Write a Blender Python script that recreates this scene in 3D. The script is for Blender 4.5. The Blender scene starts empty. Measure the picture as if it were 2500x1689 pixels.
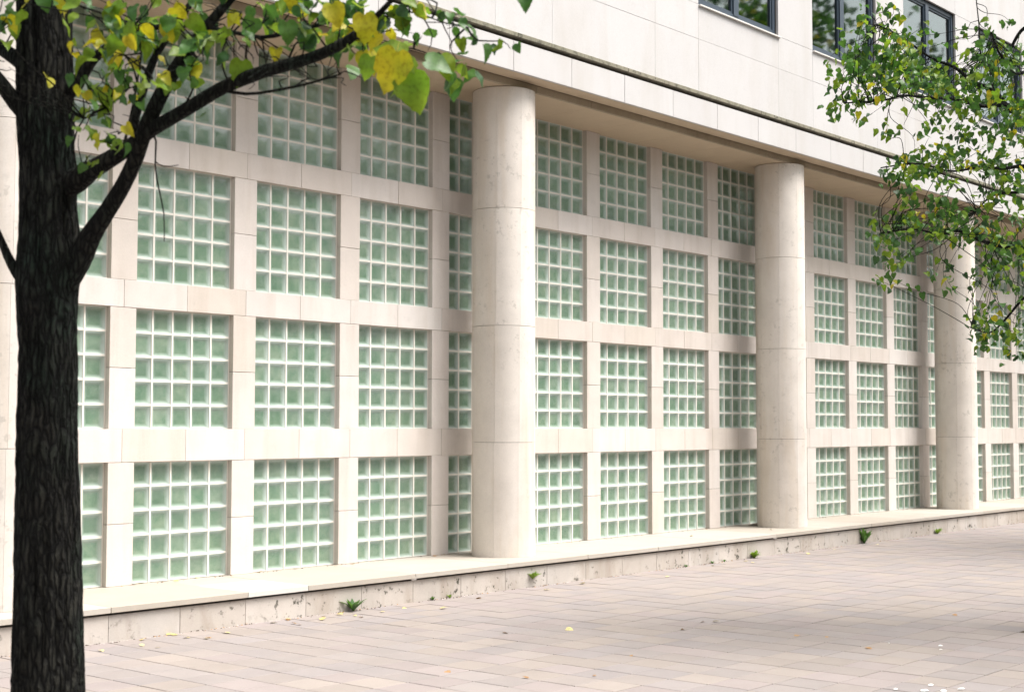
import bpy, bmesh, math, random
from mathutils import Vector, Matrix, Euler, noise

random.seed(11)
R = math.radians
scene = bpy.context.scene
col = scene.collection
LZ = 0.26                                   # height of the ledge above the pavement

# ------------------------------------------------------------------ camera
cam_pos = Vector((-6.826, -10.257, 1.3266 + LZ))
c_right = Vector((0.65166, -0.75851, 0.00109))
c_up = Vector((-0.04294, -0.03545, 0.99845))
c_fwd = Vector((0.75729, 0.65070, 0.05567))
FPX = 3500.0
cd = bpy.data.cameras.new('camera')
cd.sensor_width = 36.0
cd.sensor_fit = 'HORIZONTAL'
cd.lens = FPX / 2500 * 36
cd.clip_end = 600
cd.dof.use_dof = True
cd.dof.focus_distance = 14.5
cd.dof.aperture_fstop = 6.3
cam = bpy.data.objects.new('camera', cd)
col.objects.link(cam)
cam.matrix_world = Matrix(((c_right.x, c_up.x, -c_fwd.x, cam_pos.x), (c_right.y, c_up.y, -c_fwd.y, cam_pos.y),
                           (c_right.z, c_up.z, -c_fwd.z, cam_pos.z), (0, 0, 0, 1)))
scene.camera = cam

# ------------------------------------------------------------------ sky, sun, exposure
SUN_DIR = Vector((0.34, -0.58, 1.12)).normalized()          # towards the sun
w = bpy.data.worlds.new('World'); scene.world = w; w.use_nodes = True
nt = w.node_tree; nt.nodes.clear()
sky = nt.nodes.new('ShaderNodeTexSky'); sky.sky_type = 'NISHITA'; sky.sun_disc = False
sky.sun_elevation = math.asin(SUN_DIR.z)
sky.sun_rotation = math.atan2(SUN_DIR.x, SUN_DIR.y)
sky.air_density = 1.0; sky.dust_density = 4.0; sky.ozone_density = 1.0
hs = nt.nodes.new('ShaderNodeHueSaturation'); hs.inputs['Saturation'].default_value = 0.10   # overcast: almost no blue
bg = nt.nodes.new('ShaderNodeBackground'); bg.inputs['Strength'].default_value = 0.068
wo = nt.nodes.new('ShaderNodeOutputWorld')
nt.links.new(sky.outputs[0], hs.inputs['Color']); nt.links.new(hs.outputs[0], bg.inputs[0]); nt.links.new(bg.outputs[0], wo.inputs[0])
sl = bpy.data.lights.new('sun', 'SUN'); sl.energy = 1.5; sl.angle = R(34); sl.color = (1.0, 0.95, 0.885)
so = bpy.data.objects.new('sun', sl); col.objects.link(so)
so.rotation_euler = (-SUN_DIR).to_track_quat('-Z', 'Y').to_euler()
so.location = SUN_DIR * 60
vs = scene.view_settings
vs.view_transform = 'Standard'; vs.look = 'None'; vs.gamma = 1.0; vs.use_curve_mapping = False
vs.exposure = 2.08
scene.cycles.use_denoising = True
scene.cycles.max_bounces = 8; scene.cycles.diffuse_bounces = 4; scene.cycles.transparent_max_bounces = 12
scene.cycles.caustics_reflective = False; scene.cycles.caustics_refractive = False

# ------------------------------------------------------------------ helpers
def at(u, v, depth):
    """point seen at pixel (u, v) of the 2500 px photograph, that many metres away"""
    return cam_pos + depth * (c_fwd + (u - 1250) / FPX * c_right - (v - 844.5) / FPX * c_up)

def pix(p):
    d = p - cam_pos
    z = d.dot(c_fwd)
    if z < 0.1: return (-9999, -9999, z)
    return (1250 + FPX * d.dot(c_right) / z, 844.5 - FPX * d.dot(c_up) / z, z)

def tag(o, label=None, cat=None, group=None, kind=None):
    if label: o['label'] = label
    if cat: o['category'] = cat
    if group: o['group'] = group
    if kind: o['kind'] = kind
    return o

def empty(name, loc):
    o = bpy.data.objects.new(name, None); o.empty_display_size = 0.2
    o.location = loc; col.objects.link(o); return o

def link(name, mesh, parent=None, loc=(0, 0, 0), mats=None):
    """an object for mesh, loc relative to its parent"""
    o = bpy.data.objects.new(name, mesh)
    col.objects.link(o)
    o.parent = parent; o.location = loc
    return o

def mesh_from(name, verts, faces, mats, idx=None, smooth=False):
    me = bpy.data.meshes.new(name)
    me.from_pydata([tuple(v) for v in verts], [], faces)
    for m in (mats if isinstance(mats, (list, tuple)) else [mats]): me.materials.append(m)
    if idx: me.polygons.foreach_set('material_index', idx)
    if smooth: me.polygons.foreach_set('use_smooth', [True] * len(faces))
    me.update()
    return me

BOX = {}
def box_mesh(sx, sy, sz, mat, ch=0.003):
    """chamfered box centred on its origin; alike pieces share it"""
    k = (round(sx, 3), round(sy, 3), round(sz, 3), mat.name, ch)
    if k in BOX: return BOX[k]
    bm = bmesh.new()
    bmesh.ops.create_cube(bm, size=1.0)
    bmesh.ops.scale(bm, vec=(k[0], k[1], k[2]), verts=bm.verts)
    if ch: bmesh.ops.bevel(bm, geom=list(bm.edges), offset=ch, segments=1, affect='EDGES', profile=0.5)
    me = bpy.data.meshes.new('slab'); bm.to_mesh(me); bm.free()
    me.materials.append(mat)
    BOX[k] = me
    return me

def box(name, x0, x1, y0, y1, z0, z1, mat, parent=None, ch=0.003):
    return link(name, box_mesh(x1 - x0, y1 - y0, z1 - z0, mat, ch), parent, ((x0 + x1) / 2, (y0 + y1) / 2, (z0 + z1) / 2))

class MB:
    """collects shapes into one mesh"""
    def __init__(s): s.v = []; s.f = []; s.i = []
    def box(s, x0, x1, y0, y1, z0, z1, mi=0):
        b = len(s.v)
        s.v += [(x0, y0, z0), (x1, y0, z0), (x1, y1, z0), (x0, y1, z0), (x0, y0, z1), (x1, y0, z1), (x1, y1, z1), (x0, y1, z1)]
        fs = [(0, 3, 2, 1), (4, 5, 6, 7), (0, 1, 5, 4), (1, 2, 6, 5), (2, 3, 7, 6), (3, 0, 4, 7)]
        s.f += [tuple(b + k for k in f) for f in fs]; s.i += [mi] * 6
    def add(s, verts, faces, mi=0):
        b = len(s.v); s.v += [tuple(v) for v in verts]; s.f += [tuple(b + k for k in f) for f in faces]; s.i += [mi] * len(faces)
    def mesh(s, name, mats, smooth=False): return mesh_from(name, s.v, s.f, mats, s.i, smooth)

# ------------------------------------------------------------------ materials
def new_mat(name):
    m = bpy.data.materials.new(name); m.use_nodes = True
    n = m.node_tree.nodes; n.clear()
    out = n.new('ShaderNodeOutputMaterial')
    return m, m.node_tree, out

def N(t, kind, **kw):
    n = t.nodes.new('ShaderNode' + kind)
    for k, v in kw.items():
        if k in n.inputs: n.inputs[k].default_value = v
        else: setattr(n, k, v)
    return n

def ramp(t, src, stops):
    r = t.nodes.new('ShaderNodeValToRGB')
    e = r.color_ramp.elements
    while len(e) < len(stops): e.new(0.5)
    for k, (p, c) in zip(e, stops): k.position = p; k.color = (c[0], c[1], c[2], 1) if isinstance(c, (tuple, list)) else (c, c, c, 1)
    t.links.new(src, r.inputs[0]); return r.outputs[0]

def mixc(t, fac, a, b, mode='MIX'):
    m = t.nodes.new('ShaderNodeMix'); m.data_type = 'RGBA'; m.blend_type = mode; m.clamp_factor = True
    def put(sock, x):
        if isinstance(x, (int, float)): sock.default_value = x
        elif isinstance(x, (tuple, list)): sock.default_value = (x[0], x[1], x[2], 1)
        else: t.links.new(x, sock)
    put(m.inputs[0], fac); put(m.inputs[6], a); put(m.inputs[7], b)
    return m.outputs[2]

def stone(name, tints, mottle=0.16, stain=0.0, stain_col=(0.28, 0.21, 0.14), spots=0.0, rough=0.75, bump=0.15, streak=(5, 5, 0.5), veins=0.0):
    m, t, out = new_mat(name)
    geo = N(t, 'NewGeometry'); oi = N(t, 'ObjectInfo')
    base = ramp(t, oi.outputs['Random'], [(i / (len(tints) - 1), c) for i, c in enumerate(tints)])
    n1 = N(t, 'TexNoise', Scale=2.3, Detail=7.0, Roughness=0.62); t.links.new(geo.outputs['Position'], n1.inputs['Vector'])
    c = mixc(t, mottle, base, ramp(t, n1.outputs[0], [(0.3, 0.45), (0.7, 1.0)]), 'MULTIPLY')
    n2 = N(t, 'TexNoise', Scale=90.0, Detail=3.0, Roughness=0.7); t.links.new(geo.outputs['Position'], n2.inputs['Vector'])
    c = mixc(t, 0.14, c, ramp(t, n2.outputs[0], [(0.35, 0.45), (0.62, 1.0)]), 'MULTIPLY')
    if stain > 0:
        mp = N(t, 'Mapping'); mp.inputs['Scale'].default_value = streak; t.links.new(geo.outputs['Position'], mp.inputs['Vector'])
        n3 = N(t, 'TexNoise', Scale=1.0, Detail=6.0, Roughness=0.6, Distortion=0.4); t.links.new(mp.outputs[0], n3.inputs['Vector'])
        f = ramp(t, n3.outputs[0], [(0.48, 0.0), (0.74, stain)])
        c = mixc(t, f, c, stain_col)
    if spots > 0:
        n4 = N(t, 'TexNoise', Scale=11.0, Detail=5.0, Roughness=0.72); t.links.new(geo.outputs['Position'], n4.inputs['Vector'])
        n5 = N(t, 'TexNoise', Scale=1.3, Detail=2.0); t.links.new(geo.outputs['Position'], n5.inputs['Vector'])
        f = ramp(t, n4.outputs[0], [(0.57, 0.0), (0.64, spots)])
        f2 = ramp(t, n5.outputs[0], [(0.40, 0.0), (0.56, 1.0)])
        f = mixc(t, 1.0, f, f2, 'MULTIPLY')
        c = mixc(t, f, c, (0.075, 0.07, 0.055))
    b = N(t, 'Bump', Strength=bump, Distance=0.004); t.links.new(n2.outputs[0], b.inputs['Height'])
    p = N(t, 'BsdfPrincipled', Roughness=rough); p.inputs['Specular IOR Level'].default_value = 0.3
    t.links.new(c, p.inputs['Base Color']); t.links.new(b.outputs[0], p.inputs['Normal']); t.links.new(p.outputs[0], out.inputs[0])
    return m

def plain(name, colr, rough=0.6, metal=0.0, var=0.0, scale=8.0, spec=0.4):
    m, t, out = new_mat(name)
    p = N(t, 'BsdfPrincipled', Roughness=rough, Metallic=metal); p.inputs['Specular IOR Level'].default_value = spec
    if var:
        geo = N(t, 'NewGeometry'); n = N(t, 'TexNoise', Scale=scale, Detail=5.0, Roughness=0.65); t.links.new(geo.outputs['Position'], n.inputs['Vector'])
        t.links.new(mixc(t, var, colr, ramp(t, n.outputs[0], [(0.3, 0.2), (0.7, 1.0)]), 'MULTIPLY'), p.inputs['Base Color'])
    else: p.inputs['Base Color'].default_value = (*colr, 1)
    t.links.new(p.outputs[0], out.inputs[0]); return m

M = {}
# limestone cladding: pale cream to pinkish tan, each slab with a tint of its own
M['clad'] = stone('limestone_cladding', [(0.66, 0.60, 0.565), (0.64, 0.575, 0.53), (0.68, 0.625, 0.595), (0.625, 0.56, 0.505), (0.66, 0.60, 0.56), (0.69, 0.645, 0.615), (0.65, 0.59, 0.55)], stain=0.22, mottle=0.22, spots=0.06)
M['column'] = stone('limestone_column', [(0.70, 0.64, 0.59), (0.74, 0.685, 0.635), (0.71, 0.65, 0.595)], stain=0.55, stain_col=(0.52, 0.42, 0.31), streak=(4.5, 4.5, 0.5), mottle=0.30, spots=0.25)
M['facade'] = stone('pale_facade_stone', [(0.50, 0.485, 0.485), (0.52, 0.505, 0.505), (0.51, 0.495, 0.495)], stain=0.36, stain_col=(0.38, 0.345, 0.305), streak=(2.4, 2.4, 0.5), mottle=0.08, bump=0.05, spots=0.05)
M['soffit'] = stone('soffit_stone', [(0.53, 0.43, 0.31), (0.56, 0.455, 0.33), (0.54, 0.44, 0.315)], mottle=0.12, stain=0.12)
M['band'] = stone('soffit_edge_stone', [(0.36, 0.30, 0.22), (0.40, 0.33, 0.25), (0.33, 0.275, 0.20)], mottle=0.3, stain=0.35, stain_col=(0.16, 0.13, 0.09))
M['ledge'] = stone('ledge_stone', [(0.44, 0.40, 0.355), (0.41, 0.365, 0.315), (0.46, 0.42, 0.375), (0.43, 0.39, 0.345)], stain=0.25, stain_col=(0.42, 0.35, 0.28), streak=(1.2, 3.5, 1), mottle=0.18)
M['ledge_new'] = stone('new_ledge_stone', [(0.56, 0.54, 0.505), (0.57, 0.55, 0.515)], mottle=0.06)
M['riser'] = stone('riser_stone', [(0.50, 0.455, 0.42), (0.54, 0.49, 0.45), (0.47, 0.42, 0.38), (0.52, 0.48, 0.45)], stain=0.6, stain_col=(0.27, 0.215, 0.165), streak=(4, 4, 1.4), spots=1.0, mottle=0.30)
M['coping'] = stone('mossy_coping', [(0.30, 0.28, 0.21), (0.25, 0.235, 0.18), (0.32, 0.29, 0.225)], mottle=0.5, stain=0.85, stain_col=(0.05, 0.055, 0.035), streak=(16, 16, 14), spots=1.0, rough=0.95)
M['mortar'] = plain('white_mortar', (0.74, 0.71, 0.65), 0.85, var=0.10, scale=14)
M['dark'] = plain('dark_joint', (0.10, 0.085, 0.07), 0.95)
M['black'] = plain('black_shadow_gap', (0.012, 0.011, 0.01), 0.95)  # near-black colour deepens the shade in the recesses under coping and ledge
M['core'] = plain('concrete_core', (0.30, 0.27, 0.24), 0.95)
M['room'] = plain('dim_room', (0.10, 0.10, 0.10), 0.95)
M['frame'] = plain('blue_grey_frame', (0.045, 0.062, 0.085), 0.4)
M['sill'] = plain('pale_sill', (0.62, 0.60, 0.57), 0.5)

def schlick(t, f0, normal=None):
    lw = N(t, 'LayerWeight'); lw.inputs['Blend'].default_value = 0.5
    if normal: t.links.new(normal, lw.inputs['Normal'])
    pw = N(t, 'Math', operation='POWER'); pw.inputs[1].default_value = 5.0; t.links.new(lw.outputs['Facing'], pw.inputs[0])
    ma = N(t, 'Math', operation='MULTIPLY_ADD'); ma.inputs[1].default_value = 1 - f0; ma.inputs[2].default_value = f0; t.links.new(pw.outputs[0], ma.inputs[0])
    return ma.outputs[0]
def glass_block_mats():
    m, t, out = new_mat('block_glass')
    geo = N(t, 'NewGeometry'); n = N(t, 'TexNoise', Scale=26.0, Detail=2.0); t.links.new(geo.outputs['Position'], n.inputs['Vector'])
    b = N(t, 'Bump', Strength=0.5, Distance=0.008); t.links.new(n.outputs[0], b.inputs['Height'])
    fr = schlick(t, 0.085, b.outputs[0])
    tr = N(t, 'BsdfTransparent'); tr.inputs[0].default_value = (0.955, 0.99, 0.965, 1)
    df = N(t, 'BsdfDiffuse'); df.inputs[0].default_value = (0.60, 0.66, 0.65, 1)
    gl = N(t, 'BsdfGlossy', Roughness=0.06); t.links.new(b.outputs[0], gl.inputs['Normal'])
    m1 = N(t, 'MixShader'); m1.inputs[0].default_value = 0.10; t.links.new(tr.outputs[0], m1.inputs[1]); t.links.new(df.outputs[0], m1.inputs[2])
    m2 = N(t, 'MixShader'); t.links.new(fr, m2.inputs[0]); t.links.new(m1.outputs[0], m2.inputs[1]); t.links.new(gl.outputs[0], m2.inputs[2])
    t.links.new(m2.outputs[0], out.inputs[0])
    M['bglass'] = m
    m, t, out = new_mat('block_back')
    geo = N(t, 'NewGeometry'); n = N(t, 'TexNoise', Scale=5.0, Detail=5.0, Roughness=0.68); t.links.new(geo.outputs['Position'], n.inputs['Vector'])
    c = ramp(t, n.outputs[0], [(0.30, (0.055, 0.165, 0.080)), (0.48, (0.135, 0.235, 0.150)), (0.70, (0.28, 0.345, 0.265))])
    n2 = N(t, 'TexNoise', Scale=130.0, Detail=3.0); t.links.new(geo.outputs['Position'], n2.inputs['Vector'])
    c = mixc(t, 0.2, c, ramp(t, n2.outputs[0], [(0.35, 0.35), (0.6, 1.0)]), 'MULTIPLY')
    fa = N(t, 'Attribute', attribute_name='frost')
    ba = N(t, 'Attribute', attribute_name='block_tint'); oi = N(t, 'ObjectInfo')
    ad = N(t, 'Math', operation='ADD'); t.links.new(ba.outputs['Fac'], ad.inputs[0]); t.links.new(oi.outputs['Random'], ad.inputs[1])
    fx = N(t, 'Math', operation='FRACT'); t.links.new(ad.outputs[0], fx.inputs[0])
    c = mixc(t, 1.0, c, ramp(t, fx.outputs[0], [(0.0, (0.62, 0.72, 0.64)), (0.4, (0.95, 1.0, 0.93)), (0.7, (0.78, 0.86, 0.72)), (1.0, (1.0, 0.98, 0.98))]), 'MULTIPLY')
    c = mixc(t, fa.outputs['Fac'], c, (0.62, 0.67, 0.66))
    p = N(t, 'BsdfPrincipled', Roughness=0.5); t.links.new(c, p.inputs['Base Color']); t.links.new(p.outputs[0], out.inputs[0])
    M['bback'] = m
    m, t, out = new_mat('coated_window_glass')
    fr = schlick(t, 0.20); tr = N(t, 'BsdfTransparent'); tr.inputs[0].default_value = (0.42, 0.55, 0.50, 1)
    gl = N(t, 'BsdfGlossy', Roughness=0.03); gl.inputs[0].default_value = (0.93, 0.97, 0.97, 1)
    m2 = N(t, 'MixShader'); t.links.new(fr, m2.inputs[0]); t.links.new(tr.outputs[0], m2.inputs[1]); t.links.new(gl.outputs[0], m2.inputs[2])
    t.links.new(m2.outputs[0], out.inputs[0]); M['pane'] = m
glass_block_mats()

def leaf_mat(name, c1, c2, trans=0.35):
    m, t, out = new_mat(name)
    geo = N(t, 'NewGeometry'); oi = N(t, 'ObjectInfo')
    n = N(t, 'TexNoise', Scale=9.0, Detail=3.0); t.links.new(geo.outputs['Position'], n.inputs['Vector'])
    c = mixc(t, ramp(t, n.outputs[0], [(0.35, 0.0), (0.65, 1.0)]), c1, c2)
    ns = N(t, 'TexNoise', Scale=85.0, Detail=4.0, Roughness=0.7); t.links.new(geo.outputs['Position'], ns.inputs['Vector'])
    c = mixc(t, 0.55, c, ramp(t, ns.outputs[0], [(0.34, (0.35, 0.28, 0.2)), (0.52, (1.0, 1.0, 1.0))]), 'MULTIPLY')
    p = N(t, 'BsdfPrincipled', Roughness=0.42); p.inputs['Specular IOR Level'].default_value = 0.45; t.links.new(c, p.inputs['Base Color'])
    tl = N(t, 'BsdfTranslucent'); t.links.new(mixc(t, 1.0, c, (1.0, 1.05, 0.6), 'MULTIPLY'), tl.inputs[0])
    mx = N(t, 'MixShader'); mx.inputs[0].default_value = trans
    t.links.new(p.outputs[0], mx.inputs[1]); t.links.new(tl.outputs[0], mx.inputs[2]); t.links.new(mx.outputs[0], out.inputs[0])
    return m
LEAF = [leaf_mat('dark_green_leaf', (0.028, 0.080, 0.026), (0.040, 0.105, 0.03)), leaf_mat('green_leaf', (0.05, 0.14, 0.03), (0.085, 0.19, 0.035), 0.42),
        leaf_mat('lime_leaf', (0.15, 0.27, 0.025), (0.22, 0.31, 0.03), 0.5), leaf_mat('yellow_leaf', (0.40, 0.40, 0.02), (0.54, 0.44, 0.025), 0.45)]
M['brown_leaf'] = leaf_mat('brown_leaf', (0.30, 0.15, 0.05), (0.42, 0.24, 0.10), 0.1)
M['pale_leaf'] = leaf_mat('pale_yellow_leaf', (0.62, 0.54, 0.28), (0.60, 0.48, 0.18), 0.1)
M['white'] = plain('white_scrap', (0.8, 0.79, 0.77), 0.7)
M['weed'] = leaf_mat('weed_leaf', (0.08, 0.19, 0.05), (0.14, 0.27, 0.06), 0.35)
M['weed_lime'] = leaf_mat('lime_weed_leaf', (0.18, 0.32, 0.04), (0.26, 0.38, 0.05), 0.3)

def bark():
    m, t, out = new_mat('dark_bark')
    geo = N(t, 'NewGeometry')
    wn = N(t, 'TexNoise', Scale=14.0, Detail=3.0); t.links.new(geo.outputs['Position'], wn.inputs['Vector'])
    warp = N(t, 'VectorMath', operation='MULTIPLY_ADD'); warp.inputs[1].default_value = (0.03, 0.03, 0.03)
    t.links.new(wn.outputs['Color'], warp.inputs[0]); t.links.new(geo.outputs['Position'], warp.inputs[2])
    mp = N(t, 'Mapping'); mp.inputs['Scale'].default_value = (62, 62, 12); t.links.new(warp.outputs[0], mp.inputs['Vector'])
    vo = N(t, 'TexVoronoi', feature='DISTANCE_TO_EDGE', Scale=1.0); t.links.new(mp.outputs[0], vo.inputs['Vector'])
    n = N(t, 'TexNoise', Scale=120.0, Detail=5.0, Roughness=0.7); t.links.new(geo.outputs['Position'], n.inputs['Vector'])
    n2 = N(t, 'TexNoise', Scale=4.0, Detail=4.0); t.links.new(geo.outputs['Position'], n2.inputs['Vector'])
    ridge = ramp(t, vo.outputs['Distance'], [(0.02, 0.0), (0.30, 1.0)])
    c = mixc(t, ridge, (0.0025, 0.0025, 0.0025), (0.030, 0.029, 0.024))
    c = mixc(t, ramp(t, n2.outputs[0], [(0.42, 0.0), (0.66, 0.7)]), c, mixc(t, ridge, (0.002, 0.003, 0.002), (0.014, 0.034, 0.024)))
    c = mixc(t, 0.6, c, ramp(t, n.outputs[0], [(0.35, 0.3), (0.65, 1.0)]), 'MULTIPLY')
    h = mixc(t, 0.25, ridge, n.outputs[0])
    b = N(t, 'Bump', Strength=1.0, Distance=0.014); t.links.new(h, b.inputs['Height'])
    p = N(t, 'BsdfPrincipled', Roughness=0.9); p.inputs['Specular IOR Level'].default_value = 0.2
    t.links.new(c, p.inputs['Base Color']); t.links.new(b.outputs[0], p.inputs['Normal']); t.links.new(p.outputs[0], out.inputs[0])
    return m
M['bark'] = bark()

def slab_mat(name, c):
    c = (c[0] * 0.755, c[1] * 0.755, c[2] * 0.765)
    return stone(name, [c, tuple(k * 0.93 for k in c), tuple(min(1, k * 1.05) for k in c)], mottle=0.22, stain=0.16, stain_col=(0.27, 0.22, 0.19), streak=(2.3, 2.3, 1), rough=0.85, bump=0.25)
PAV = [slab_mat('paving_beige', (0.40, 0.35, 0.325)), slab_mat('paving_pink', (0.40, 0.345, 0.33)), slab_mat('paving_warm', (0.415, 0.36, 0.325)),
       slab_mat('paving_grey', (0.385, 0.342, 0.325)), slab_mat('paving_blue_grey', (0.375, 0.335, 0.325))]
M['bed'] = plain('joint_sand', (0.095, 0.08, 0.065), 0.95, var=0.5, scale=6)
M['asphalt'] = plain('asphalt', (0.06, 0.058, 0.056), 0.9, var=0.3, scale=20)
M['soil'] = plain('soil', (0.07, 0.05, 0.035), 0.95, var=0.5, scale=15)

# ------------------------------------------------------------------ ground and pavement
g = mesh_from('ground', [(-250, -250, -0.03), (250, -250, -0.03), (250, 250, -0.03), (-250, 250, -0.03)], [(0, 1, 2, 3)], M['asphalt'])
tag(link('ground', g), kind='structure')
PX0, PX1, PY0, PY1, PP = -10.0, 27.0, -9.6, -1.10, 0.29
pv = mesh_from('pavement', [(PX0, PY0, -0.007), (PX1, PY0, -0.007), (PX1, PY1, -0.007), (PX0, PY1, -0.007), (PX0, PY0, -0.2), (PX1, PY0, -0.2), (PX1, PY1, -0.2), (PX0, PY1, -0.2)],
               [(0, 1, 2, 3), (0, 4, 5, 1), (1, 5, 6, 2), (2, 6, 7, 3), (3, 7, 4, 0)], M['bed'])
pave = tag(link('pavement', pv), kind='structure')
slabs = []
ix0, ix1 = int(math.floor((PX0 + 0.42) / PP)) + 1, int((PX1 + 0.42) / PP)
TREES_XY = [(-4.37, -6.21), (4.75, -6.45), (13.7, -6.45), (22.6, -6.45)]
for i in range(ix0, ix1):
    for j in range(0, 30):
        x = -0.42 + (i + 0.5) * PP; y = -1.29 - (j - 0.5) * PP
        if y - PP / 2 < PY0 or y + PP / 2 > -0.98: continue
        if any(abs(x - a) < 0.6 and abs(y - b) < 0.6 for a, b in TREES_XY): continue
        grey = ((i % 4 == 0) != (j % 4 == 2)) and random.random() < 0.75 or random.random() < 0.12
        mi = random.choice((3, 4)) if grey else random.choice((0, 0, 1, 2))
        u, v, d = pix(Vector((x, y, 0)))
        slabs.append((d if (-60 < u < 2560 and v < 1760 and u > 150) else 900 + d, x, y, mi, random.uniform(-0.0012, 0.0012)))
slabs.sort()
rest = MB()
SLB = [box_mesh(PP - 0.0075, PP - 0.0075, 0.06, m, 0.003) for m in PAV]
for n_, (d, x, y, mi, dz) in enumerate(slabs):
    if n_ < 300:
        o = link('paving_slab', SLB[mi], pave, (x, y, -0.03 + dz))
        o.rotation_euler = (random.uniform(-.002, .002), random.uniform(-.002, .002), random.uniform(-.004, .004))
    else:
        h = PP / 2 - 0.0035
        rest.box(x - h, x + h, y - h, y + h, -0.05, dz, mi)
tag(link('paving_slabs', rest.mesh('paving_slabs', PAV), pave), kind='stuff')
for a, b in TREES_XY:
    mb = MB(); mb.box(a - 0.72, a + 0.72, b - 0.72, b + 0.72, -0.04, -0.004)
    tag(link('soil', mb.mesh('soil', M['soil'])), kind='structure')

# ------------------------------------------------------------------ the building
bld = tag(empty('glass_block_building', (8, 0, 0)), 'pale stone building with glass block windows, round columns and projecting upper floor', 'building')
BO = Vector((8, 0, 0))
def part(name, x0, x1, y0, y1, z0, z1, mat, parent=None, ch=0.003):
    """a box of the building, in world coordinates; parents below bld stand at its origin"""
    return link(name, box_mesh(x1 - x0, y1 - y0, z1 - z0, mat, ch), parent or bld, ((x0 + x1) / 2 - BO.x, (y0 + y1) / 2, (z0 + z1) / 2))
def bmeshpart(name, mb, mats, parent=None, smooth=False):
    me = mb.mesh(name, mats, smooth)
    me.transform(Matrix.Translation(-BO))
    return link(name, me, parent or bld)

BX0, BX1 = -4.6, 26.4
PW = 0.2544
fitx = {0: 0.0, 1: 1.279, 2: 2.565, 3: 3.849, 5: 6.465, 6: 7.771, 7: 9.061, 10: 12.935, 11: 14.223, 12: 15.474, 14: 18.033, 15: 19.309}
fitx[4] = 5.155; fitx[8] = 10.352; fitx[9] = 11.643; fitx[13] = 16.755
PXS = {n: fitx.get(n, n * 1.285 if n < 0 else 19.309 + (n - 15) * 1.28) for n in range(-3, 21)}
rows = [(0.0, 1.022), (1.297, 2.317), (2.547, 3.565), (3.797, 4.81)]
rows = [(a + LZ, b + LZ) for a, b in rows]
SOF = 4.81 + LZ
core = MB(); core.box(BX0, BX1, 0.175, 0.42, LZ - 0.2, SOF + 0.1)
core.box(BX0, BX0 + 0.25, 0.42, 8.0, 0.0, 10.2); core.box(BX1 - 0.25, BX1, 0.42, 8.0, 0.0, 10.2); core.box(BX0, BX1, 8.0, 8.25, 0.0, 10.2)
core.box(BX0 + 0.25, BX1 - 0.25, 0.42, 8.0, SOF + 0.1, SOF + 0.3)
bmeshpart('wall_core', core, [M['core']])
roof = MB(); roof.box(BX0 - 0.05, BX1 + 0.05, -0.99, 8.3, 10.2, 10.5)
bmeshpart('roof', roof, [M['core']])
# beams with their cladding slabs
for k in range(3):
    z0, z1 = rows[k][1], rows[k + 1][0]
    bc = MB(); bc.box(BX0, BX1, 0.03, 0.176, z0 + 0.004, z1 - 0.004)
    beam = bmeshpart('beam', bc, [M['dark']])
    x = 0.130 + 0.6435 * -7
    while x < BX1:
        xa, xb = max(x, BX0), min(x + 0.6435, BX1)
        if xb - xa > 0.1:
            dy = random.uniform(-0.0015, 0.0015)
            part('beam_slab', xa + 0.0012, xb - 0.0012, 0.0 + dy, 0.09 + dy, z0, z1, M['clad'], beam, 0.002)
        x += 0.6435
# piers with two slabs per storey of windows
for n in PXS:
    x0, x1 = PXS[n], PXS[n] + PW
    pc = MB()
    for z0, z1 in rows: pc.box(x0 + 0.02, x1 - 0.02, 0.03, 0.176, z0 + 0.003, z1 - 0.003)
    pier = bmeshpart('pier', pc, [M['dark']])
    for z0, z1 in rows:
        zm = z0 + (z1 - z0) * 0.5 + (0 if z0 > 0.5 else 0.0)
        for a, b in ((z0 + 0.0015, zm - 0.002), (zm + 0.002, z1 - 0.0015)):
            dy = random.uniform(0.001, 0.004)
            part('pier_slab', x0, x1, dy, dy + 0.16, a, b, M['clad'], pier, 0.002)

# glass block windows
GY = 0.058
WH = 1.022
BP = WH / 5
JT = 0.017
def block_mesh(bw, bh):
    """one hollow glass block: pillowed front pane, pale inner sides, green back; origin at the front centre"""
    v, f, mi = [], [], []
    k = 5
    for j in range(k):
        for i in range(k):
            a, b = i / (k - 1) * 2 - 1, j / (k - 1) * 2 - 1
            sx, sz = a, b
            if abs(a) == 1 and abs(b) == 1: sx, sz = a * 0.955, b * 0.955
            v.append((sx * bw / 2, -0.004 * (1 - a * a) * (1 - b * b) + (0.004 if max(abs(a), abs(b)) == 1 else 0), sz * bh / 2))
    for j in range(k - 1):
        for i in range(k - 1):
            p = j * k + i; f.append((p, p + 1, p + k + 1, p + k)); mi.append(0)
    d = 0.024
    b0 = len(v)
    for y, s in ((0.003, 1.0), (d, 0.80), (d + 0.002, 0.58)):      # frosted rim of the inner faces, then the clear back
        for a, b in ((-1, -1), (1, -1), (1, 1), (-1, 1)): v.append((a * bw / 2 * s, y, b * bh / 2 * s))
    for q in (0, 4):
        for i in range(4):
            j = (i + 1) % 4; f.append((b0 + q + i, b0 + q + 4 + i, b0 + q + 4 + j, b0 + q + j)); mi.append(1)
    f.append((b0 + 8, b0 + 11, b0 + 10, b0 + 9)); mi.append(1)
    return v, f, mi
FROST = [0.0] * 25 + [1.0] * 4 + [0.36] * 4 + [0.0] * 4
def frost(me, n):
    at_ = me.attributes.new('frost', 'FLOAT', 'POINT'); at_.data.foreach_set('value', FROST * n)
    if n > 1:
        bt = me.attributes.new('block_tint', 'FLOAT', 'POINT'); bt.data.foreach_set('value', [q for _ in range(n) for q in [random.random()] * len(FROST)])
BMATS = [M['bglass'], M['bback']]
bv, bf, bmi = block_mesh(1.028 / 5 - JT + 0.002, BP - JT + 0.002)
bme = mesh_from('glass_block', bv, bf, BMATS, bmi)
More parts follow.
